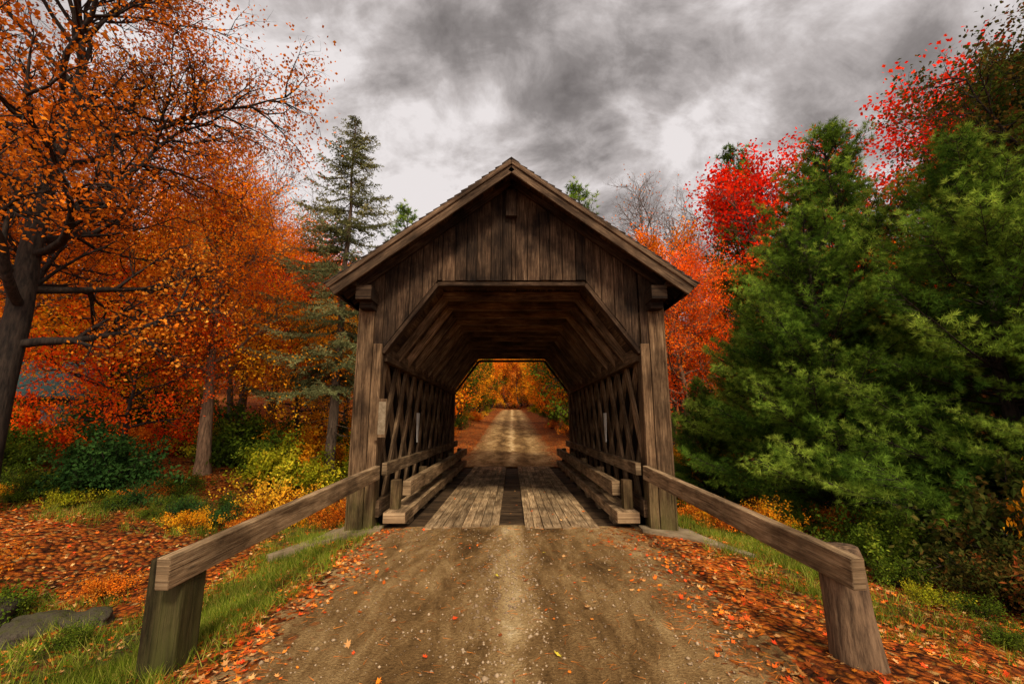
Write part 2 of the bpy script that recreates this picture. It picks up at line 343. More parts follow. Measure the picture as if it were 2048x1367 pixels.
# ------------------------------------------------------------------ covered bridge
br=empty('covered_bridge')
Y0,Y1=7.25,16.85
AP=6.02;SL=.736
def rooftop(x): return AP+.12-SL*abs(x)
def gable(yf,t,mb,mat=0):
    def ob(x):
        x=abs(x)
        return 4.17 if x<=1.32 else (4.17-(x-1.32)*(4.17-2.92)/.92 if x<2.24 else 2.92)
    x=-2.62;edges=[x]
    while x<2.62:
        x+=random.uniform(.17,.25);edges.append(min(x,2.62))
    for s in (-2.24,-1.32,0,1.32,2.24): edges.append(s)
    edges=sorted(edges);e2=[edges[0]]
    for e in edges[1:]:
        if e-e2[-1]>.05 or abs(abs(e)-2.24)<1e-6 or abs(abs(e)-1.32)<1e-6: e2.append(e)
    for a,b in zip(e2[:-1],e2[1:]):
        a2,b2=a+.006,b-.006
        if b2-a2<.01: continue
        rg=random.uniform(-.008,.008)
        vboard(mb,a2,b2,ob(a2)+rg,ob(b2)+rg,rooftop(a2)-.14,rooftop(b2)-.14,yf+random.uniform(-.016,.012),t,mat,r=random.uniform(-.15,1.2))
mb=MB();gable(Y0,.03,mb);gable(Y1,.03,mb)
for yy in (Y0+.05,Y1-.035):
    for sg in (-1,1):
        a,b=(0,1.32);vboard(mb,*(sorted((sg*a,sg*b))),4.2,4.2,*( (rooftop(0)-.16,rooftop(b)-.16) if sg>0 else (rooftop(b)-.16,rooftop(0)-.16)),yy,.02,0,.0)
        a,b=(1.32,2.24)
        if sg>0: vboard(mb,a,b,4.2,2.95,rooftop(a)-.16,rooftop(b)-.16,yy,.02,0,.0)
        else: vboard(mb,-b,-a,2.95,4.2,rooftop(b)-.16,rooftop(a)-.16,yy,.02,0,.0)
mb.obj('gable_boards',[M_gable],parent=br)
mb=MB()
for yf,dy in ((Y0-.035,1),(Y1+.04,-1)):
    prof=[(-2.22,2.90),(-1.31,4.13),(1.31,4.13),(2.22,2.90)]
    for a,b in zip(prof[:-1],prof[1:]):
        beam(mb,(a[0],yf+.12,a[1]-.03),(b[0],yf+.12,b[1]-.03),.20,.07,0,r=.5)
beam(mb,(0,Y0-.06,5.35),(0,Y0-.06,AP-.15),.2,.1,0,r=.1,up=(0,1,0))
o=mb.obj('portal_trim',[M_gable],parent=br)
mb=MB()
for yf,s in ((Y0-.05,1),(Y1+.05,-1)):
    for sg in (-1,1):
        zb=-.06
        beam(mb,(sg*2.50,yf+.03*s,zb),(sg*2.50,yf+.03*s,3.62),.24,.06,0,r=.4,up=(0,1,0))
        beam(mb,(sg*2.295,yf+.06*s,zb),(sg*2.295,yf+.06*s,3.02),.15,.10,0,r=.75,up=(0,1,0))
        beam(mb,(sg*2.36,yf+.22*s,zb),(sg*2.36,yf+.22*s,3.6),.26,.24,0,r=.3,up=(0,1,0))
        beam(mb,(sg*2.635,yf+.16*s,zb-.02),(sg*2.635,yf+.16*s,3.65),.03,.34,0,r=.6,up=(0,1,0))
o=mb.obj('end_posts',[M_post],parent=br)
# roof
RY0,RY1=6.68,17.45
EX=3.03
mb=MB()
ax_=np.array([1,0,-SL]);ax_=ax_/np.linalg.norm(ax_)
SLEN=EX/ax_[0]
for sg in (-1,1):
    d=np.array([sg*ax_[0],0,ax_[2]]);nrm=np.array([sg*SL,0,1.]);nrm/=np.linalg.norm(nrm)
    top=np.array([0,0,AP+.13])
    nC=26
    for k_ in range(nC):
        a=top+d*(SLEN*k_/nC);b=top+d*(SLEN*(k_+1)/nC+.03)
        y=RY0-.03
        while y<RY1+.03:
            w=random.uniform(.3,.7);y2=min(y+w,RY1+.03)
            l1=random.uniform(.026,.042)
            V=[a+nrm*.004,b+nrm*l1,b+nrm*(l1-.016),a-nrm*.008]
            P=[(v[0],yy,v[2]) for yy in (y+.002,y2-.002) for v in V]
            mb.add(P,[[0,1,2,3],[7,6,5,4],[0,4,5,1],[1,5,6,2],[2,6,7,3],[3,7,4,0]],0)
            y=y2
for y in np.arange(RY0-.03,RY1,.3):
    for sg in (-1,1):
        d=np.array([sg*ax_[0],0,ax_[2]])
        a=np.array([0,y,AP+.165]);b=a+d*.16
        beam(mb,(a+b)/2,(a+b)/2+np.array([0,.29,.012]),.17,.015,0,up=(sg*SL,0,1))
mb.obj('roof_shingles',[M_shingle],parent=br)
mb=MB()
for sg in (-1,1):
    d=np.array([sg*ax_[0],0,ax_[2]]);nrm=np.array([sg*SL,0,1.]);nrm/=np.linalg.norm(nrm)
    top=np.array([0,0,AP+.13])
    nb=17
    for k_ in range(nb):
        c=top+d*(SLEN*(k_+.5)/nb)-nrm*.03
        beam(mb,(c[0],RY0+.04,c[2]),(c[0],RY1-.04,c[2]),SLEN/nb-.006,.025,1,up=tuple(nrm))
    for yy,s in ((RY0,1),(RY1,-1)):
        t0=top-nrm*.13;e=t0+d*SLEN
        beam(mb,(0,yy+.02*s,t0[2]),(e[0],yy+.02*s,e[2]),.045,.21,0,up=tuple(nrm),r=.35 if sg<0 else .5)
        t0=top-nrm*.045;e=t0+d*(SLEN+.02)
        beam(mb,(0,yy-.018*s,t0[2]),(e[0],yy-.018*s,e[2]),.03,.075,0,up=tuple(nrm),r=.8)
    e=top+d*SLEN-nrm*.09
    beam(mb,(e[0],RY0+.05,e[2]),(e[0],RY1-.05,e[2]),.03,.14,0,up=tuple(nrm))
    for yy in list(np.arange(Y0+.3,Y1,.75))+[Y0-.07]:
        t0=top-nrm*.12;e=t0+d*(SLEN-.06)
        beam(mb,(0,yy,t0[2]),(e[0],yy,e[2]),.06,.14,1,up=tuple(nrm),r=.3)
    for yy,s in ((RY0+.16,1),(RY1-.16,-1)):
        ye=(Y0+.1) if s==1 else (Y1-.1)
        beam(mb,(sg*2.47,yy,3.83),(sg*2.47,ye,3.83),.26,.24,1,r=.1)
        beam(mb,(sg*2.47,yy+.16*s,3.66),(sg*2.47,ye,3.66),.22,.14,1,r=-.1)
        beam(mb,(sg*2.90,yy+.08*s,3.98),(sg*2.60,yy+.08*s,3.98),.12,.08,1,r=.3)
mb.obj('roof_frame',[M_fascia,M_gable],parent=br)
mb=MB()
def plank_panel(p,q,n,t,inw,mat=0):
    p=np.array(p);q=np.array(q);up=norm(np.array([inw[0],0,inw[1]]))
    for k_ in range(n):
        c=p+(q-p)*(k_+.5)/n
        y=Y0+.12
        while y<Y1-.1:
            y2=min(y+random.uniform(2.5,4.5),Y1-.1)
            beam(mb,(c[0],y+.003,c[1]),(c[0],y2-.003,c[1]),np.linalg.norm(q-p)/n-.008,t,mat,up=tuple(up),r=random.uniform(-.1,.6))
            y=y2
plank_panel((-1.34,4.27),(1.34,4.27),13,.025,(0,1))
for sg in (-1,1):
    plank_panel((sg*1.34,4.25),(sg*2.27,2.98),8,.025,(sg*.8,.6))
for k_,yy in enumerate(np.arange(Y0+.95,Y1-.2,.72)):
    z=4.15
    beam(mb,(-1.36,yy,z),(1.36,yy,z),.10,.18,0,r=random.uniform(.8,1.7))
    for sg in (-1,1):
        beam(mb,(sg*1.27,yy+.004,z+.03),(sg*2.24,yy+.004,2.86),.09,.15,0,up=(sg*.8,0,.6),r=random.uniform(.8,1.7))
mb.obj('ceiling_frames',[M_inner],parent=br)
mb=MB()
for sg in (-1,1):
    xi=sg*2.22
    beam(mb,(xi,Y0+.12,2.86),(xi,Y1-.12,2.86),.10,.24,0,r=.6)
    beam(mb,(xi+sg*.16,Y0+.12,2.86),(xi+sg*.16,Y1-.12,2.86),.08,.24,0,r=.5)
    beam(mb,(xi,Y0+.12,.30),(xi,Y1-.12,.30),.10,.26,0,r=.6)
    zb,zt=.2,2.95;run=1.45
    y=Y0-.9
    while y<Y1:
        for dr,xo in ((1,.07),(-1,.14)):
            pa=np.array([y if dr==1 else y+run,zb]);pb=np.array([y+run if dr==1 else y,zt])
            lo,hi=Y0+.18,Y1-.18
            def clip(P,Q):
                dy=Q[0]-P[0];ta=(lo-P[0])/dy;tb=(hi-P[0])/dy
                if ta>tb: ta,tb=tb,ta
                t0=max(0.,ta);t1=min(1.,tb)
                return (None if t1-t0<.08 else (P+(Q-P)*t0,P+(Q-P)*t1))
            c=clip(pa,pb)
            if c: beam(mb,(xi+sg*xo,c[0][0],c[0][1]),(xi+sg*xo,c[1][0],c[1][1]),.15,.055,0,up=(1,0,0),r=random.uniform(.6,1.5))
        y+=.78
    y=Y0+.3
    while y<Y1-.3:
        w=random.uniform(.18,.25);y2=min(y+w,Y1-.3)
        beam(mb,(sg*2.58,(y+y2)/2,-.35),(sg*2.58,(y+y2)/2,3.92),y2-y-.006,.025,1,up=(1,0,0),r=random.uniform(-.5,-.1));y=y2
mb.obj('lattice_trusses',[M_inner,M_gable],parent=br)
mb=MB()
beam(mb,(-2.35,(Y0+Y1)/2,-.28),(-2.349,(Y0+Y1)/2,-.28),Y1-Y0-.3,.4,2,r=.2)
beam(mb,(2.35,(Y0+Y1)/2,-.28),(2.351,(Y0+Y1)/2,-.28),Y1-Y0-.3,.4,2,r=.2)
for y in np.arange(Y0+.12,Y1-.1,.24):
    beam(mb,(-2.2,y,-.055),(2.2,y,-.055+random.uniform(-.002,.002)),.232,.07,1,r=random.uniform(0,.5))
for x0,x1 in ((-1.42,-.20),(.22,1.42)):
    n=8;w=(x1-x0)/n
    for k_ in range(n):
        y=Y0+.02+random.uniform(-.08,.08)
        while y<Y1-.05:
            y2=min(y+random.uniform(2.2,4.2),Y1-.03+random.uniform(-.05,.05))
            xx=x0+w*(k_+.5)
            beam(mb,(xx+random.uniform(-.004,.004),y+.004,0.012),(xx,y2-.004,.012+random.uniform(-.003,.003)),w-.012,.05,0);y=y2
mb.obj('deck_planks',[M_deck,M_inner,M_gable],parent=br)
mb=MB()
for sg in (-1,1):
    beam(mb,(sg*1.88,Y0-.02,.19),(sg*1.88,Y1-.1,.19),.36,.17,0,r=.7)
    for y in np.arange(Y0+.5,Y1-.3,1.3):
        beam(mb,(sg*1.9,y,.04),(sg*1.9,y+.35,.04),.30,.12,0,r=.3)
    beam(mb,(sg*1.80,Y0+.42,.58),(sg*1.80,Y1+.1,.58),.14,.24,0,r=.55)
    for y in np.arange(Y0+.3,Y1,2.2):
        beam(mb,(sg*1.95,y,.275),(sg*1.95,y,.74),.15,.16,1,r=.8,up=(0,1,0))
    beam(mb,(sg*2.11,Y0+.1,.93),(sg*2.11,Y1-.1,.90),.09,.2,0,r=.1)
mb.obj('curbs_and_bumper_rails',[M_rail,M_post],parent=br)
m_w=stone('gap_light_white',(.40,.37,.32),(.66,.62,.54),6)
mb=MB()
for sg in (-1,1):
    V=[(sg*2.14,9.84,1.90),(sg*2.14,10.10,1.90),(sg*2.14,10.0,1.25),(sg*2.14,9.93,1.25)]
    V+= [(sg*2.16,*v[1:]) for v in V]
    mb.add(V,BF,0)
mb.obj('gap_light_boards',[m_w],parent=br)  # pale boards painted in place of daylight gaps in the siding
mb=MB()
vboard(mb,-2.215,-2.07,1.45,1.45,2.08,2.08,Y0-.09,.02,0,.9)
vboard(mb,-2.205,-2.08,1.50,1.50,2.03,2.03,Y0-.097,.006,1,.9)
vboard(mb,-2.25,-2.20,1.40,1.40,2.12,2.12,Y0-.10,.05,0,.5)
mb.obj('notice_board_panel',[M_post,stone('weathered_panel',(.13,.09,.05),(.28,.21,.13),12)],parent=br)
mb=MB()
for y0,y1 in ((7.35,7.95),(16.15,16.75)):
    beam(mb,(-2.9,(y0+y1)/2,-.95),(2.9,(y0+y1)/2,-.95),y1-y0,1.75,0)
def slab(sg):
    pts=[(2.08,7.40),(2.05,7.08),(2.3,6.90),(2.62,6.70),(2.95,6.4),(3.2,6.1),(3.3,6.18),(3.1,6.6),(2.95,7.0),(2.88,7.40)]
    n=len(pts)
    top=[(sg*x,y,.045-.10*max(0,x-2.3)) for x,y in pts];bot=[(sg*x*1.01,y,-.6) for x,y in pts]
    F=[[k_,(k_+1)%n,(k_+1)%n+n,k_+n] for k_ in range(n)]
    if sg>0: F=[f[::-1] for f in F]
    mb.add(top+bot,F,0);mb.add(top,[list(range(n)) if sg>0 else list(range(n))[::-1]],0)
slab(1);slab(-1)
mb.obj('concrete_abutments',[M_conc],parent=br)

# ------------------------------------------------------------------ guard rails
for sg in (-1,1):
    g=empty('guard_rail')
    mb=MB()
    near=np.array([sg*2.43,3.22,.655]);farp=np.array([sg*2.17,7.16,.90])
    beam(mb,near,farp,.10,.215,0,r=.35)
    o=mb.obj('rail',[M_rail],parent=g)
    md=o.modifiers.new('b','BEVEL');md.width=.010;md.segments=2
    mb=MB()
    if sg<0:
        beam(mb,(-2.515,3.50,-.5),(-2.515,3.50,.71),.27,.25,0,r=.25,up=(0,1,0))
    else:
        pts=[(2.60,3.52,-.35),(2.565,3.53,0),(2.55,3.54,.3),(2.535,3.55,.7),(2.53,3.55,.745),(2.53,3.55,.75)]
        tube(mb,pts,[.19,.175,.155,.15,.14,.001],14,0,.7)
    o=mb.obj('post',[M_gpost if sg<0 else bark('guard_post_bark',(.04,.022,.011),(.21,.125,.065))],smooth=(0,) if sg>0 else (),parent=g)
    if sg<0:
        md=o.modifiers.new('b','BEVEL');md.width=.02;md.segments=2
for o in br.children:
    if o.name.startswith(('curbs','roof_frame','ceiling','portal','end_posts')):
        md=o.modifiers.new('b','BEVEL');md.width=.006;md.segments=1;md.limit_method='ANGLE'

# ------------------------------------------------------------------ trees
def perp(d,rng):
    v=rng.normal(0,1,3);v-=d*np.dot(v,d);return norm(v)
def decid(seed,Ht,cr,tr,cb,nleaf,ls,name,npri=20,lean=(0,0),spread=.15,asym=(0,0),up=.05,leafaspect=.8,maxl=3):
    rng=np.random.default_rng(seed);mb=MB();anc=[];cid=[]
    n=10;pts=[np.zeros(3)-np.array([0,0,.3])];d=norm([lean[0],lean[1],1.])
    for k in range(n):
        d=norm(d+rng.normal(0,.06,3)*[1,1,0]);pts.append(pts[-1]+d*Ht*.9/n/abs(d[2]))
    pts=np.array(pts);rad=tr*np.linspace(1,.12,n+1)**.9;rad[0]*=1.35
    tube(mb,pts,rad,9,0)
    def grow(p,d,L,r,lvl,cl):
        ns=max(3,int(L/.4)) if lvl<2 else 3
        P=[p];D=[]
        for k in range(ns):
            d=norm(d+rng.normal(0,.17,3)+np.array([0,0,up]));p=p+d*L/ns;P.append(p);D.append(d)
        P=np.array(P);tube(mb,P,np.linspace(r,r*.25,ns+1),[6,5,4,3][lvl],0)
        if lvl>=1:
            for q in P[1:]: anc.append(q);cid.append(cl)
        if lvl<maxl:
            for k in range(1,ns+1):
                f=k/ns
                for c in range(2 if L>.5 else 1):
                    if f<.25: continue
                    dd=norm(D[k-1]*.75+perp(D[k-1],rng)*.8)
                    grow(P[k],dd,L*rng.uniform(.28,.5)*(1.15-.5*f)+.08,r*(.55-.2*f),lvl+1 if L>.7 else maxl,cl+rng.uniform(-.12,.12))
    hc=(cb+Ht)/2;hh=(Ht-cb)/2*1.12
    for k in range(npri):
        f=(k+.5)/npri;h=cb+(Ht*.88-cb)*f
        az=k*2.4+rng.uniform(-.4,.4);R=cr*math.sqrt(max(.08,1-((h-hc+.1*Ht)/hh)**2))
        el=.15+.9*f+rng.uniform(-.15,.2)
        d=np.array([math.cos(az)*math.cos(el)+asym[0],math.sin(az)*math.cos(el)+asym[1],math.sin(el)])
        base=np.array([np.interp(h,pts[:,2],pts[:,q]) for q in range(3)])
        L=R*rng.uniform(.75,1.1)/max(.55,math.cos(el)*1.)
        L=min(L,(Ht-h)*1.2+cr*.5)
        grow(base,norm(d),L,tr*(.38-.23*f),0,rng.uniform(.15,.85))
    anc=np.array(anc);cid=np.array(cid)
    if nleaf:
        ii=rng.integers(0,len(anc),nleaf)
        C=anc[ii]+rng.normal(0,spread,(nleaf,3))
        r=np.clip(cid[ii]*.6+rng.uniform(0,.4,nleaf),0,1)
        leafquads(mb,C,ls,ls*leafaspect,rng,1,r)
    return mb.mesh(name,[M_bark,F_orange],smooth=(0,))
def spruce(seed,Ht,R,base,name,dens=1.,nl=.10,nw=.03):
    rng=np.random.default_rng(seed);mb=MB()
    pts=np.array([(rng.normal(0,.02),rng.normal(0,.02),z) for z in np.linspace(-.3,Ht,12)])
    tube(mb,pts,np.linspace(.19,.01,12),8,0)
    C=[];D=[];RR=[]
    z=base
    while z<Ht-.1:
        f=(z-base)/(Ht-base)
        for b in range(rng.integers(5,8)):
            az=rng.uniform(0,2*math.pi);L=(R*(1-f)**.8+.15)*rng.uniform(.5,1.15)
            if f<.12: L*=.8
            if rng.uniform()<.12: continue
            o=np.array([math.cos(az),math.sin(az),0]);sd=np.array([-o[1],o[0],0])
            n=7;t=np.linspace(0,1,n)
            P=np.array([0,0,z])+o*(L*t)[:,None]+np.array([0,0,1.])*(L*(-.42*t+.36*t**2.2)+.25*f*L*t)[:,None]+sd*(rng.normal(0,.05)*t)[:,None]
            tube(mb,P,np.linspace(.022,.005,n)*(1.2-f*.6),3,0);br_=rng.uniform(0,1)
            tl=.1
            while tl<1:
                q=np.array([np.interp(tl,t,P[:,c]) for c in range(3)])
                for s in (-1,1,0):
                    if s==0: d=norm(o+[0,0,.1]);l=.14
                    else:
                        d=norm(o*.75+sd*s*rng.uniform(.6,1.)+np.array([0,0,rng.uniform(-.5,.05)]));l=(L*.32*(1.05-tl)+.12)*rng.uniform(.6,1.2)
                    m=max(3,int(l/.022*dens));u=rng.uniform(0,1,m)[:,None]
                    C.append(q+d*u*l-np.array([0,0,.12])*l*u**2)
                    D.append(d*.8+rng.normal(0,.55,(m,3)));RR.append(np.clip(br_*.4+.35*tl+rng.uniform(0,.35,m),0,1))
                tl+=.13/max(L,.4)
        z+=.36*(1-.35*f)
    for k in range(30):
        zz=rng.uniform(.8,base);az=rng.uniform(0,6.28);L=rng.uniform(.3,1.3);o=np.array([math.cos(az),math.sin(az),-.15])
        t=np.linspace(0,1,4)[:,None];tube(mb,np.array([0,0,zz])+o*L*t+rng.normal(0,.03,(4,3))*t,np.linspace(.015,.003,4),3,0)
    C=np.concatenate(C);D=np.concatenate(D);RR=np.concatenate(RR)
    leafquads(mb,C,nl,nw,rng,1,RR,D)
    return mb.mesh(name,[M_barkd,F_spruce],smooth=(0,))
def pine(seed,Ht,R,base,name,tl=.13,tw=.010,nper=18,prof=.8,step=.38,sp=.17,shape=.55):
    rng=np.random.default_rng(seed);mb=MB()
    pts=np.array([(rng.normal(0,.03),rng.normal(0,.03),z) for z in np.linspace(-.3,Ht,12)])
    tube(mb,pts,np.linspace(.2,.015,12),8,0)
    C=[];D=[];TR=[]
    z=base
    while z<Ht-.05:
        f=(z-base)/(Ht-base)
        for b in range(7):
            az=rng.uniform(0,6.28);L=(R*min(1,shape+2.2*f)*(1-f)**prof+.25)*rng.uniform(.55,1.22)
            el=.05+.75*f+rng.uniform(-.15,.22)
            o=np.array([math.cos(az)*math.cos(el),math.sin(az)*math.cos(el),math.sin(el)]);sd=np.array([-math.sin(az),math.cos(az),0])
            n=7;t=np.linspace(0,1,n)
            P=np.array([0,0,z+rng.uniform(-.2,.2)])+o*(L*t)[:,None]+np.array([0,0,1.])*(L*(-.22*t+.34*t**2))[:,None]+sd*(rng.normal(0,.12)*L*t**2)[:,None]
            tube(mb,P,np.linspace(.035,.007,n)*(1.2-f*.7),4,0);bb=rng.uniform(-.15,.35)
            q=.25
            while q<=1.0:
                pt=np.array([np.interp(q,t,P[:,c]) for c in range(3)])
                for s in (-1,1):
                    l=(L*.42*(1.1-q)+.12)*rng.uniform(.6,1.2)
                    d=norm(o*.8+sd*s*rng.uniform(.5,1.)+np.array([0,0,rng.uniform(-.25,.6)]))
                    tube(mb,[pt,pt+d*l*.5+[0,0,-.02],pt+d*l],[.008,.006,.004],3,0)
                    m=max(1,int(l/sp)+1)
                    for g in range(m):
                        c=pt+d*l*(1-g/m*.85)
                        for e in range(2 if g<m else 1):
                            dd=norm(d+rng.normal(0,.6,3)+[0,0,.3]);cc=c+dd*rng.uniform(0,.12)
                            C.append(cc);D.append(dd);TR.append(bb+.4*q*q)
                q+=sp/max(L,.5)
        z+=step*(1-.3*f)
    C=np.array(C);D=np.array(D);TR=np.array(TR);n=len(C)
    Cc=np.repeat(C,nper,0);Dd=np.repeat(D,nper,0)
    Dd=norm(norm(Dd)*.75+norm(rng.normal(0,1,(n*nper,3)))*.8)
    rr=np.clip(np.repeat(TR+rng.uniform(0,.3,n),nper)+rng.uniform(0,.2,n*nper),0,1)
    needles(mb,Cc+Dd*.005,Dd,tl,tw,rng,1,rr)
    return mb.mesh(name,[M_barkd,F_pine],smooth=(0,))
def shrub(seed,name,nleaf,ls,hgt=1.,rad=1.,asp=.6):
    rng=np.random.default_rng(seed);mb=MB();A=[]
    for k in range(34):
        az=rng.uniform(0,6.28);el=rng.uniform(.15,1.5);L=rng.uniform(.55,1.2)
        o=np.array([math.cos(az)*math.cos(el)*rad,math.sin(az)*math.cos(el)*rad,math.sin(el)*hgt])*L
        t=np.linspace(0,1,6)[:,None];P=rng.normal(0,.08,3)*[1,1,0]+o*t+rng.normal(0,.035,(6,3))*t+np.array([0,0,.12])*np.sin(t*3.1)
        tube(mb,P,np.linspace(.014,.003,6),3,0)
        for q in P[2:]: A.append((q,k/34))
        for j in range(5):
            b=P[rng.integers(2,6)];e=b+norm(o+rng.normal(0,.6,3))*rng.uniform(.12,.35)
            tube(mb,[b,(b+e)/2,e],[.006,.004,.002],3,0);A.append((e,k/34));A.append(((b+e)/2,k/34))
    P=np.array([a[0] for a in A]);c=np.array([a[1] for a in A]);rng2=rng.uniform(0,1,34)
    ii=rng.integers(0,len(A),nleaf)
    C=P[ii]+rng.normal(0,.065,(nleaf,3));C[:,2]=np.abs(C[:,2])
    leafquads(mb,C,ls,ls*asp,rng,1,np.clip(rng2[(c[ii]*34).astype(int)%34]*.55+rng.uniform(0,.45,nleaf),0,1),upb=.9)
    return mb.mesh(name,[M_barkd,F_green],smooth=(0,))

def put(name,me,x,y,sc=1,rot=0,fol=None,bk=None,dz=0,parent=None):
    mats={}
    if fol: mats[1]=fol
    if bk: mats[0]=bk
    return mkobj(name,me,(x,y,float(H(x,y))+dz),rot,sc,parent=parent,mats=mats)

me_big=decid(11,13.5,4.3,.24,2.6,72000,.075,'maple_big',npri=27,spread=.19,up=.03)
me_mid=decid(12,8.6,2.7,.21,2.7,30000,.080,'maple_mid',npri=22,spread=.17)
me_a=decid(13,11,3.4,.22,2.8,17000,.14,'tree_a',npri=18,spread=.22)
me_b=decid(14,12,3.0,.2,2.2,15000,.15,'tree_b',npri=18,spread=.22)
me_f1=decid(17,11,3.6,.2,1.2,7500,.23,'forest_tree_a',npri=20,spread=.3,maxl=2)
me_f2=decid(18,12.5,3.2,.2,1.6,7500,.23,'forest_tree_b',npri=20,spread=.3,maxl=2)
me_s=decid(15,4.2,2.1,.10,1.3,9000,.075,'small_maple',npri=14,spread=.13,up=-.01)
me_bare=decid(16,12,3.2,.18,3.0,900,.09,'bare_tree',npri=20,spread=.2,up=.09)
me_spr=spruce(21,13.1,3.15,3.2,'spruce')
me_pine=pine(31,9.8,3.6,.35,'white_pine',shape=.75)
me_pine2=pine(32,14.5,3.0,3.0,'white_pine_tall',tl=.24,tw=.035,nper=9,prof=.7,step=.8,sp=.34)
me_sh1=shrub(41,'shrub_dense',5200,.085)
me_sh2=shrub(42,'shrub_sparse',1800,.08)
me_sh3=shrub(43,'shrub_low',2600,.07,hgt=.55)

# left group
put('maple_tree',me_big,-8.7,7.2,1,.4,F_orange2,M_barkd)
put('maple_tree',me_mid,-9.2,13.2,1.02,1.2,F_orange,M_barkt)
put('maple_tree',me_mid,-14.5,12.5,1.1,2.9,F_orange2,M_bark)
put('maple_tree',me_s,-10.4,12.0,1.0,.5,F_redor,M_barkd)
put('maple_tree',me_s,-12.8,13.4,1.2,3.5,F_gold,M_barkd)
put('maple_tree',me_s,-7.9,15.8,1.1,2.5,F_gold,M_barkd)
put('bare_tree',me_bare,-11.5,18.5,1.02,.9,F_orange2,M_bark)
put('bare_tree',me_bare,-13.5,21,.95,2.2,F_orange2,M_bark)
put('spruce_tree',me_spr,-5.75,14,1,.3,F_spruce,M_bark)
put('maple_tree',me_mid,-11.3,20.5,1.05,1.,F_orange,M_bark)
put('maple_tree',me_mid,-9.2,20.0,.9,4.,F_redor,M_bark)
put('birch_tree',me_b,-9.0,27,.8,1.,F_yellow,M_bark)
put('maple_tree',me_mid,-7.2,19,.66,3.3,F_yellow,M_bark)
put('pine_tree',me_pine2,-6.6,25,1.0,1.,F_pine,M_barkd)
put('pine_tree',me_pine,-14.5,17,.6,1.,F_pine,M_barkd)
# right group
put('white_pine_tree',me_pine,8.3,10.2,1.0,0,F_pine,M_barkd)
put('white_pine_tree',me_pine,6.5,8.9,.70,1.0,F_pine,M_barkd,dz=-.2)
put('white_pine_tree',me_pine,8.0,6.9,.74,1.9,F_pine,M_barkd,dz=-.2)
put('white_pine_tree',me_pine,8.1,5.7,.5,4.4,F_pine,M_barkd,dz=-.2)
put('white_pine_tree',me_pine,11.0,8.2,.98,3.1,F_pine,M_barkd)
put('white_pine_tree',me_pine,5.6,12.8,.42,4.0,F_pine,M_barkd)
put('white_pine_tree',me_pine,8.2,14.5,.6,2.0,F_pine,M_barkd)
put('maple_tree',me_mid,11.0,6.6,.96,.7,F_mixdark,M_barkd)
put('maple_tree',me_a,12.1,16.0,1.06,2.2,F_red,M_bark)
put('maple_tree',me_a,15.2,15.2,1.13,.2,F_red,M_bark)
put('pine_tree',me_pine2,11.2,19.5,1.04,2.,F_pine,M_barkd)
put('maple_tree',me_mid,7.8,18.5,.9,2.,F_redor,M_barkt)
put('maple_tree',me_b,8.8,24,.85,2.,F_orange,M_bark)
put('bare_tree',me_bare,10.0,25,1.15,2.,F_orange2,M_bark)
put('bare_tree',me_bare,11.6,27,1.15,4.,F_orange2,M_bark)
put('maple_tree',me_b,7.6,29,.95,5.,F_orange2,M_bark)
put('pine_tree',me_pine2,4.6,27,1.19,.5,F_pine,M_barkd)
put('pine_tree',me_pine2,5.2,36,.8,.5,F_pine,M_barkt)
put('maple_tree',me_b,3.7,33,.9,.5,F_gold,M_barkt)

# distant forest
df=empty('distant_forest')
rng=np.random.default_rng(77)
fols=[F_orange,F_orange2,F_redor,F_gold,F_yellow,F_gold,F_orange,F_ygreen]
cnt=0
for k in range(900):
    y=rng.uniform(21,100);x=rng.uniform(-1,1)*(16+y*.95)
    if abs(x)<5.4 or (y<31 and abs(x)<13): continue
    q=rng.uniform();sc=rng.uniform(.7,1.1)
    if abs(x)<9 : sc*=.8
    if q<.16: o=put('forest_pine',me_pine2,x,y,sc*.8,rng.uniform(0,6),F_pine,M_barkd)
    elif q<.24: o=put('forest_bare_tree',me_bare,x,y,sc,rng.uniform(0,6),F_orange2,M_bark)
    else: o=put('forest_tree',me_f1 if q<.6 else me_f2,x,y,sc,rng.uniform(0,6),fols[rng.integers(0,len(fols))],M_bark)
    o.parent=df;cnt+=1
    if cnt>160: break
for k in range(30):
    sg=[-1,1][k%2];y=24+k*2.4;x=sg*rng.uniform(4.4,5.8)
    o=put('forest_tree',me_f1 if k%3 else me_f2,x,y,rng.uniform(.6,.85),rng.uniform(0,6),[F_gold,F_green,F_orange,F_gold,F_green][k%5],M_barkd);o.parent=df
for k in range(44):
    y=rng.uniform(100,126);x=-20+k*.93+rng.uniform(-1,1)
    o=put('forest_tree',me_f1 if k%3 else me_f2,x,y,rng.uniform(.8,1.2),rng.uniform(0,6),[F_gold,F_orange2,F_ygreen,F_orange2,F_gold][k%5],M_barkd,dz=-.9);o.parent=df

# shrubs
def sh(x,y,s,me,fol,name='shrub',sz=1.):
    put(name,me,x,y,(s,s,s*sz),random.uniform(0,6),fol,None)
sh(-8.35,9.3,1.05,me_sh1,F_dgreen,'rhododendron_shrub')
sh(-9.1,9.7,.9,me_sh1,F_dgreen,'rhododendron_shrub')
sh(-8.3,11.3,.6,me_sh3,F_green)
sh(-7.0,12.9,1.15,me_sh1,F_ygreen);sh(-6.0,13.3,.95,me_sh1,F_ygreen);sh(-7.9,13.9,.9,me_sh1,F_green)
sh(-5.0,9.3,.85,me_sh2,F_yellow,'yellow_sapling');sh(-4.6,9.8,.7,me_sh2,F_gold,'yellow_sapling')
sh(-5.0,15.5,1.1,me_sh1,F_ygreen);sh(-4.2,16.5,1.2,me_sh1,F_green);sh(-6.8,17,1.2,me_sh1,F_green);sh(-3.8,18.5,1.1,me_sh2,F_ygreen)
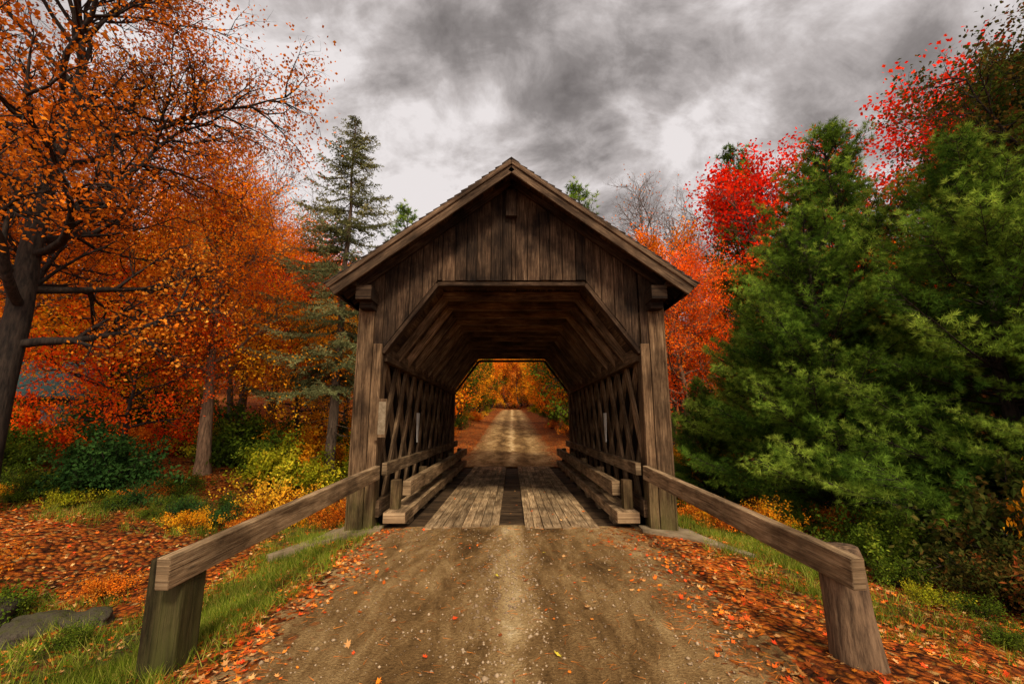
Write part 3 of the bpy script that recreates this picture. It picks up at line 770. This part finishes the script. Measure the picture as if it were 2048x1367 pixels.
sh(-13,11.5,1.0,me_sh1,F_green);sh(-14.5,12.5,1.3,me_sh1,F_redor);sh(-12,13.5,1.1,me_sh1,F_orange2);sh(-11.6,10.2,.8,me_sh1,F_green);sh(-16,13.5,1.5,me_sh1,F_green)
for k in range(38):
    x=random.uniform(-11,-3.3);y=8.3+random.uniform(-.8,1.3)+.06*abs(x)
    sh(x,y,random.uniform(.22,.5),random.choice([me_sh2,me_sh3]),random.choice([F_green,F_ygreen,F_gold,F_green,F_dgreen,F_orange2]),'low_shrub')
for k in range(46):
    x=random.uniform(-20,-7);y=random.uniform(14.5,24)
    sh(x,y,random.uniform(.6,1.5),random.choice([me_sh1,me_sh2,me_sh1]),random.choice([F_green,F_ygreen,F_gold,F_orange2,F_dgreen,F_redor,F_green]),'undergrowth_shrub')
for k in range(22):
    x=random.uniform(3.6,7.2);y=random.uniform(11.8,21)
    sh(x,y,random.uniform(.6,1.25),random.choice([me_sh1,me_sh2]),random.choice([F_green,F_ygreen,F_ygreen,F_gold,F_yellow,F_orange]),'undergrowth_shrub')
for k in range(14):
    x=random.uniform(3.5,6.4);y=random.uniform(7.6,9.8)
    sh(x,y,random.uniform(.35,.7),random.choice([me_sh2,me_sh3]),random.choice([F_green,F_ygreen,F_gold,F_orange2]),'low_shrub')
for x,y,s,f in ((4.9,5.9,.45,F_green),(5.4,5.2,.55,F_mixdark),(5.8,4.7,.7,F_mixdark),(5.2,4.3,.35,F_orange2),(4.5,6.6,.45,F_green),(6.4,5.5,1.1,F_mixdark),(7.2,5.0,1.3,F_mixdark),(4.6,5.2,.3,F_ygreen),(5.3,6.5,.6,F_green),(4.3,7.3,.5,F_ygreen),(4.9,4.9,.3,F_green),(4.5,4.3,.25,F_green),(5.7,7.0,.7,F_green)):
    sh(x,y,s,me_sh1 if s>.5 else me_sh3,f,'low_shrub')
sh(6.3,4.95,.55,me_sh2,F_gold,'yellow_sapling',2.2)
for x,y,s in ((-5.6,5.1,.45),(-4.9,5.6,.35),(-6.5,5.4,.5),(-4.4,3.5,.3),(-5.2,3.6,.35),(-6.9,4.5,.4),(-3.9,5.3,.3),(-4.1,4.4,.25),(-7.5,5.6,.4)):
    sh(x,y,s,me_sh3,random.choice([F_green,F_orange2,F_dgreen]),'low_shrub')
for k in range(30):
    sg=random.choice([-1,1]);y=random.uniform(20,75);x=sg*random.uniform(3.2,5)
    sh(x,y,random.uniform(.5,1.1),random.choice([me_sh1,me_sh2]),random.choice([F_green,F_gold,F_orange2,F_ygreen,F_yellow]),'roadside_shrub')

# ------------------------------------------------------------------ house on the left, half hidden
h=empty('wooden_house');h.location=(-22.5,19.5,float(H(-22.5,19.5))-.8);h.rotation_euler=(0,0,.35)
mb=MB();W,D_,Hh,Rr=8,6,2.0,1.6
mb.add([(-W/2,-D_/2,-.5),(W/2,-D_/2,-.5),(W/2,-D_/2,Hh),(-W/2,-D_/2,Hh),(-W/2,D_/2,-.5),(W/2,D_/2,-.5),(W/2,D_/2,Hh),(-W/2,D_/2,Hh)],BF,0,.4)
for s in (-1,1):
    mb.add([(s*W/2,-D_/2,Hh),(s*W/2,D_/2,Hh),(s*W/2,0,Hh+Rr)],[[0,1,2]],0)
mb.obj('walls',[M_gable],parent=h)
mb=MB()
for s in (-1,1): beam(mb,(-W/2-.4,s*(D_/4+.15),Hh+Rr/2),(W/2+.4,s*(D_/4+.15),Hh+Rr/2),3.75,.12,0,up=(0,s*Rr,D_/2))
mb.obj('roof',[stone('slate_roof',(.012,.025,.024),(.03,.055,.05),4)],parent=h)
mb=MB()
mg=stone('window_glass',(.03,.04,.045),(.06,.07,.08),1)
for x in (-3,-.8,3):
    beam(mb,(x-.5,-D_/2-.02,1.2),(x+.5,-D_/2-.02,1.2),.03,.9,0)
mb.obj('windows',[mg],parent=h)
mb=MB();beam(mb,(1.0,-D_/2-.03,.8),(1.9,-D_/2-.03,.8),.04,1.9,0);mb.obj('door',[M_post],parent=h)

# ------------------------------------------------------------------ rocks
def rock(x,y,s,name='rock',fl=.6,dz=.1):
    import bmesh
    bm=bmesh.new();bmesh.ops.create_icosphere(bm,subdivisions=4,radius=1)
    o=[random.uniform(0,10) for _ in range(3)]
    for v in bm.verts:
        c=v.co;k_=1+.22*math.sin(2.3*c.x+o[0])*math.cos(2.1*c.y+o[1])+.1*math.sin(5*c.z+o[2]+3*c.x)+.05*math.sin(9*c.y+7*c.x)+.04*math.sin(17*c.x+o[1])*math.sin(15*c.z+o[0])
        v.co=Vector((c.x*k_*1.25,c.y*k_*.9,c.z*k_*fl))
    me=bpy.data.meshes.new(name);bm.to_mesh(me);bm.free();me.materials.append(M_rock)
    for p_ in me.polygons: p_.use_smooth=True
    mkobj(name,me,(x,y,float(H(x,y))+s*dz),random.uniform(0,6),s)
rock(-10.4,15.2,.38);rock(-9.8,15.4,.25)
for k in range(14): rock(random.uniform(-12.5,-9.6),random.uniform(9.0,10.2),random.uniform(.16,.34),fl=.45,dz=.2)
for k in range(10): rock(random.choice([-1,1])*random.uniform(2.9,4.2),random.uniform(9.6,13),random.uniform(.15,.35))
for x,y,s in ((-5.0,4.9,.28),(-5.7,5.0,.34),(-4.4,4.9,.18),(-6.4,5.1,.26),(-4.9,4.1,.15),(-5.5,4.4,.22),(-6.0,4.6,.2),(-6.9,5.3,.3)): rock(x,y,s,'mossy_rock',fl=.55,dz=.25)

# ------------------------------------------------------------------ fallen leaves (maple shaped)
rng=np.random.default_rng(5)
A=[0,22,38,60,78,105,130,160,180,200,230,255,282,300,322,338]
Rr_=[.95,.45,.55,1.0,.5,.92,.4,.42,.18,.42,.4,.92,.5,1.0,.55,.45]
star=np.array([(r*math.cos(math.radians(a)),r*math.sin(math.radians(a)),0) for a,r in zip(A,Rr_)])
def surf(xy):
    z=H(xy[:,0],xy[:,1])
    onroad=(np.abs(xy[:,0])<2.08)&(xy[:,1]<7.35)
    zr=roadz(xy[:,1])+.006+.035*(1-(xy[:,0]/2.12)**2)-.024*np.exp(-((np.abs(xy[:,0])-.65)/.28)**2)
    z=np.where(onroad,zr,z)
    return np.where((np.abs(xy[:,0])<1.42)&(xy[:,1]>=7.35)&(xy[:,1]<16.8),.04,z)
def leafdrop(mb,xy,size,r,lift=.012):
    n=len(xy);z=surf(xy)
    yaw=rng.uniform(0,6.28,n);tx=rng.normal(0,.28,n);ty=rng.normal(0,.28,n)
    s=size[:,None]*star[None,:,0]
    t=size[:,None]*star[None,:,1]*rng.uniform(.6,1.,n)[:,None]
    px=s*np.cos(yaw)[:,None]-t*np.sin(yaw)[:,None];py=s*np.sin(yaw)[:,None]+t*np.cos(yaw)[:,None]
    curl=rng.uniform(.5,6,n)[:,None]*(s**2+t**2)*2.
    pz=z[:,None]+lift+px*tx[:,None]+py*ty[:,None]+curl
    V=np.stack([px+xy[:,0][:,None],py+xy[:,1][:,None],pz],-1).reshape(-1,3)
    k_=len(star);mb.add(V,np.arange(n*k_).reshape(-1,k_),0,np.repeat(r,k_))
mb=MB()
def sc_(n,x0,x1,y0,y1): return np.stack([rng.uniform(x0,x1,n),rng.uniform(y0,y1,n)],-1)
def clump(q,k=.5):
    v=np.sin(q[:,0]*3.1+1.3*np.sin(q[:,1]*2.3))*np.sin(q[:,1]*2.7+1.1*np.sin(q[:,0]*3.7))+.5*np.sin(q[:,0]*9+q[:,1]*7)
    return q[rng.uniform(0,1,len(q))<np.clip(k+.5*v,.08,1)]
P_=[clump(sc_(5200,-8,-3.0,2.5,9)),clump(sc_(1800,-3.2,-1.8,2.0,7.2)),clump(sc_(4200,1.8,4.6,2.0,7.2)),clump(sc_(2500,4,8,3,8)),sc_(3000,-14,-7,6,14)]
e=sc_(1800,1.0,2.1,2,7.2);e=e[rng.uniform(0,1,len(e))<((e[:,0]-.95)/1.1)**1.8];P_.append(clump(e,.6))
e=sc_(1300,-2.1,-1.2,2,7.2);e=e[rng.uniform(0,1,len(e))<((-e[:,0]-1.15)/.95)**1.5];P_.append(clump(e,.6))
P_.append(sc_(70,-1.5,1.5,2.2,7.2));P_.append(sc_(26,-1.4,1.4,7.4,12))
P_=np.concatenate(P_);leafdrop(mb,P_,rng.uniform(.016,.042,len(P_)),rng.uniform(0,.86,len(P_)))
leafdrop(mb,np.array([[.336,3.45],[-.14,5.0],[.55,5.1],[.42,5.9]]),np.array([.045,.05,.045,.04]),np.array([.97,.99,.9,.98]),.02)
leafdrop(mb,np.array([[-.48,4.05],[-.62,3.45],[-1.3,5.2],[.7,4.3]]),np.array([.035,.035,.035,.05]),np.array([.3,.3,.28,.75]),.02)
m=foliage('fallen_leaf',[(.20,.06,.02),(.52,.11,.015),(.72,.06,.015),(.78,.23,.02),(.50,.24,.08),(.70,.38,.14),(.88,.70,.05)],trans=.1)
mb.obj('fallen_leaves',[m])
mb=MB()
q=np.concatenate([clump(sc_(10000,1.3,4.2,2,7.3),.5),clump(sc_(4500,-3.4,-1.6,2,7.3),.4),sc_(700,-1.5,1.5,2,7.3)])
C=np.column_stack([q,surf(q)+.012]);D=rng.normal(0,1,(len(C),3));D[:,2]*=.08
needles(mb,C,D,.10,.004,rng,0);mb.obj('pine_straw',[F_straw])
mb=MB()
def grass(n,x0,x1,y0,y1,hgt,dn=None,k=.5):
    q=sc_(n//14,x0,x1,y0,y1)
    if dn is not None: q=q[rng.uniform(0,1,len(q))<dn(q)]
    q=clump(q,k)
    q=np.repeat(q,14,0)+rng.normal(0,.045,(len(q)*14,2));q=q[np.abs(q[:,0])>1.95]
    z=H(q[:,0],q[:,1])-.01;C=np.column_stack([q,z])
    D=rng.normal(0,.5,(len(C),3));D[:,2]=1
    needles(mb,C,D,hgt,.007,rng,0)
grass(44000,-3.9,-2.1,2.6,7.6,.13,lambda q:np.exp(-((q[:,0]+2.9)/.6)**2),.7)
grass(26000,-7,-3,2.2,5.5,.15,lambda q:.8*np.ones(len(q)),.5)
grass(30000,2.6,4.6,4.4,7.6,.14,lambda q:np.exp(-((q[:,0]-3.6)/.55)**2),.6)
grass(8000,3.0,5,2.5,5,.10,lambda q:.45*np.ones(len(q)))
grass(22000,-10,-3,7.4,9.6,.18,lambda q:.6*np.ones(len(q)))
grass(9000,2.8,5,7.6,9.6,.18)
mb.obj('grass',[F_grass])
mb=MB()
q=np.concatenate([sc_(2600,-1.9,1.9,2,7.3),sc_(1200,-.35,.3,2,7.2)]);n=len(q);z=surf(q)+.003
oc=np.array([(1,0,0),(-1,0,0),(0,1,0),(0,-1,0),(0,0,1),(0,0,-1)],float)
s=(rng.gamma(2.,.0034,n)+.002)[:,None,None]
V=oc[None]*s*rng.uniform(.6,1.2,(n,6,1));V[:,:,2]*=.7
V=V+np.stack([q[:,0],q[:,1],z],-1)[:,None,:]
Fo=np.array([[0,2,4],[2,1,4],[1,3,4],[3,0,4],[2,0,5],[1,2,5],[3,1,5],[0,3,5]])
F=(Fo[None]+np.arange(n)[:,None,None]*6).reshape(-1,3)
mb.add(V.reshape(-1,3),F,0);mb.obj('gravel',[stone('pebbles',(.12,.07,.035),(.52,.37,.22),2)],smooth=(0,))

# ------------------------------------------------------------------ world
w=bpy.data.worlds.new('World');S.world=w;w.use_nodes=True;nt=w.node_tree;nt.nodes.clear()
out=nt.nodes.new('ShaderNodeOutputWorld')
sky=nd(nt,'ShaderNodeTexSky',sky_type='NISHITA',sun_disc=False,sun_elevation=math.radians(46),sun_rotation=math.radians(166))
b1=nd(nt,'ShaderNodeBackground',inp={'Strength':.05});nt.links.new(sky.outputs[0],b1.inputs[0])
tc=nd(nt,'ShaderNodeTexCoord');sx=nd(nt,'ShaderNodeSeparateXYZ');nt.links.new(tc.outputs['Generated'],sx.inputs[0])
zz=math_(nt,'ADD',math_(nt,'MAXIMUM',sx.outputs['Z'],0.),.8)
cx=math_(nt,'DIVIDE',sx.outputs['X'],zz);cy=math_(nt,'DIVIDE',sx.outputs['Y'],zz)
cb_=nd(nt,'ShaderNodeCombineXYZ');nt.links.new(cx,cb_.inputs[0]);nt.links.new(math_(nt,'MULTIPLY',cy,1.4),cb_.inputs[1])
cb_.inputs[2].default_value=2.4
n1=nd(nt,'ShaderNodeTexNoise',inp={'Scale':3.4,'Detail':10,'Roughness':.56,'Distortion':.4});nt.links.new(cb_.outputs[0],n1.inputs['Vector'])
n2=nd(nt,'ShaderNodeTexNoise',inp={'Scale':11.,'Detail':8,'Roughness':.62,'Distortion':.4});nt.links.new(cb_.outputs[0],n2.inputs['Vector'])
def lobe(d,k,a):
    v=nd(nt,'ShaderNodeVectorMath',operation='DOT_PRODUCT');nt.links.new(tc.outputs['Generated'],v.inputs[0]);v.inputs[1].default_value=tuple(norm(d))
    return math_(nt,'MULTIPLY',math_(nt,'EXPONENT',math_(nt,'MULTIPLY_ADD',v.outputs['Value'],k,-k)),a)
el=math_(nt,'MULTIPLY_ADD',math_(nt,'MAXIMUM',sx.outputs['Z'],.15),-.14,-.08)
f=math_(nt,'ADD',math_(nt,'MULTIPLY',n1.outputs['Fac'],1.35),math_(nt,'MULTIPLY',n2.outputs['Fac'],.40));f=math_(nt,'ADD',f,el)
for L_ in (((.52,1,.66),26,.23),((-.62,1,.62),18,.17),((-.22,1,.72),16,.09),((.9,1,.95),20,.08),((.35,1,1.0),18,-.10)):
    f=math_(nt,'ADD',f,lobe(*L_))
rp=ramp(nt,[(.46,(.105,.090,.086)),(.58,(.18,.158,.150)),(.70,(.30,.268,.257)),(.82,(.54,.49,.475)),(.95,(.88,.82,.81))],f)
# clouds boosted overhead and behind the viewer, out of frame, to brighten the scene
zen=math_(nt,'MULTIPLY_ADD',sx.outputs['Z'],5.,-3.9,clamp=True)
back_boost=math_(nt,'MULTIPLY_ADD',sx.outputs['Y'],-1.6,-.1,clamp=True)
g=math_(nt,'ADD',math_(nt,'MULTIPLY_ADD',zen,4.4,1.),math_(nt,'MULTIPLY',back_boost,2.8))
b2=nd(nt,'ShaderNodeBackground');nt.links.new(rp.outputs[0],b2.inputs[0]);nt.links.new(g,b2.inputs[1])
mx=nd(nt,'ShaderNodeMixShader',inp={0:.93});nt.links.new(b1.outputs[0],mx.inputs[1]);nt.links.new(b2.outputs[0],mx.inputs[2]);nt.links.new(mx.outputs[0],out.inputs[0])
sl=bpy.data.lights.new('sun','SUN');sl.energy=3.5;sl.angle=math.radians(10);sl.color=(1,.89,.71)
so=bpy.data.objects.new('sun',sl);COL.objects.link(so);so.rotation_euler=(math.radians(46),0,math.radians(14))
# ------------------------------------------------------------------ camera
cam=bpy.data.cameras.new('camera');cam.lens=15;cam.sensor_width=36;cam.clip_end=2000;cam.clip_start=.05
co=bpy.data.objects.new('camera',cam);COL.objects.link(co);co.location=(0.01,0,1.7);co.rotation_euler=(math.radians(100.6),0,0)
S.camera=co
S.view_settings.view_transform='Standard';S.view_settings.look='None';S.view_settings.exposure=0
print('objects',len(bpy.data.objects))
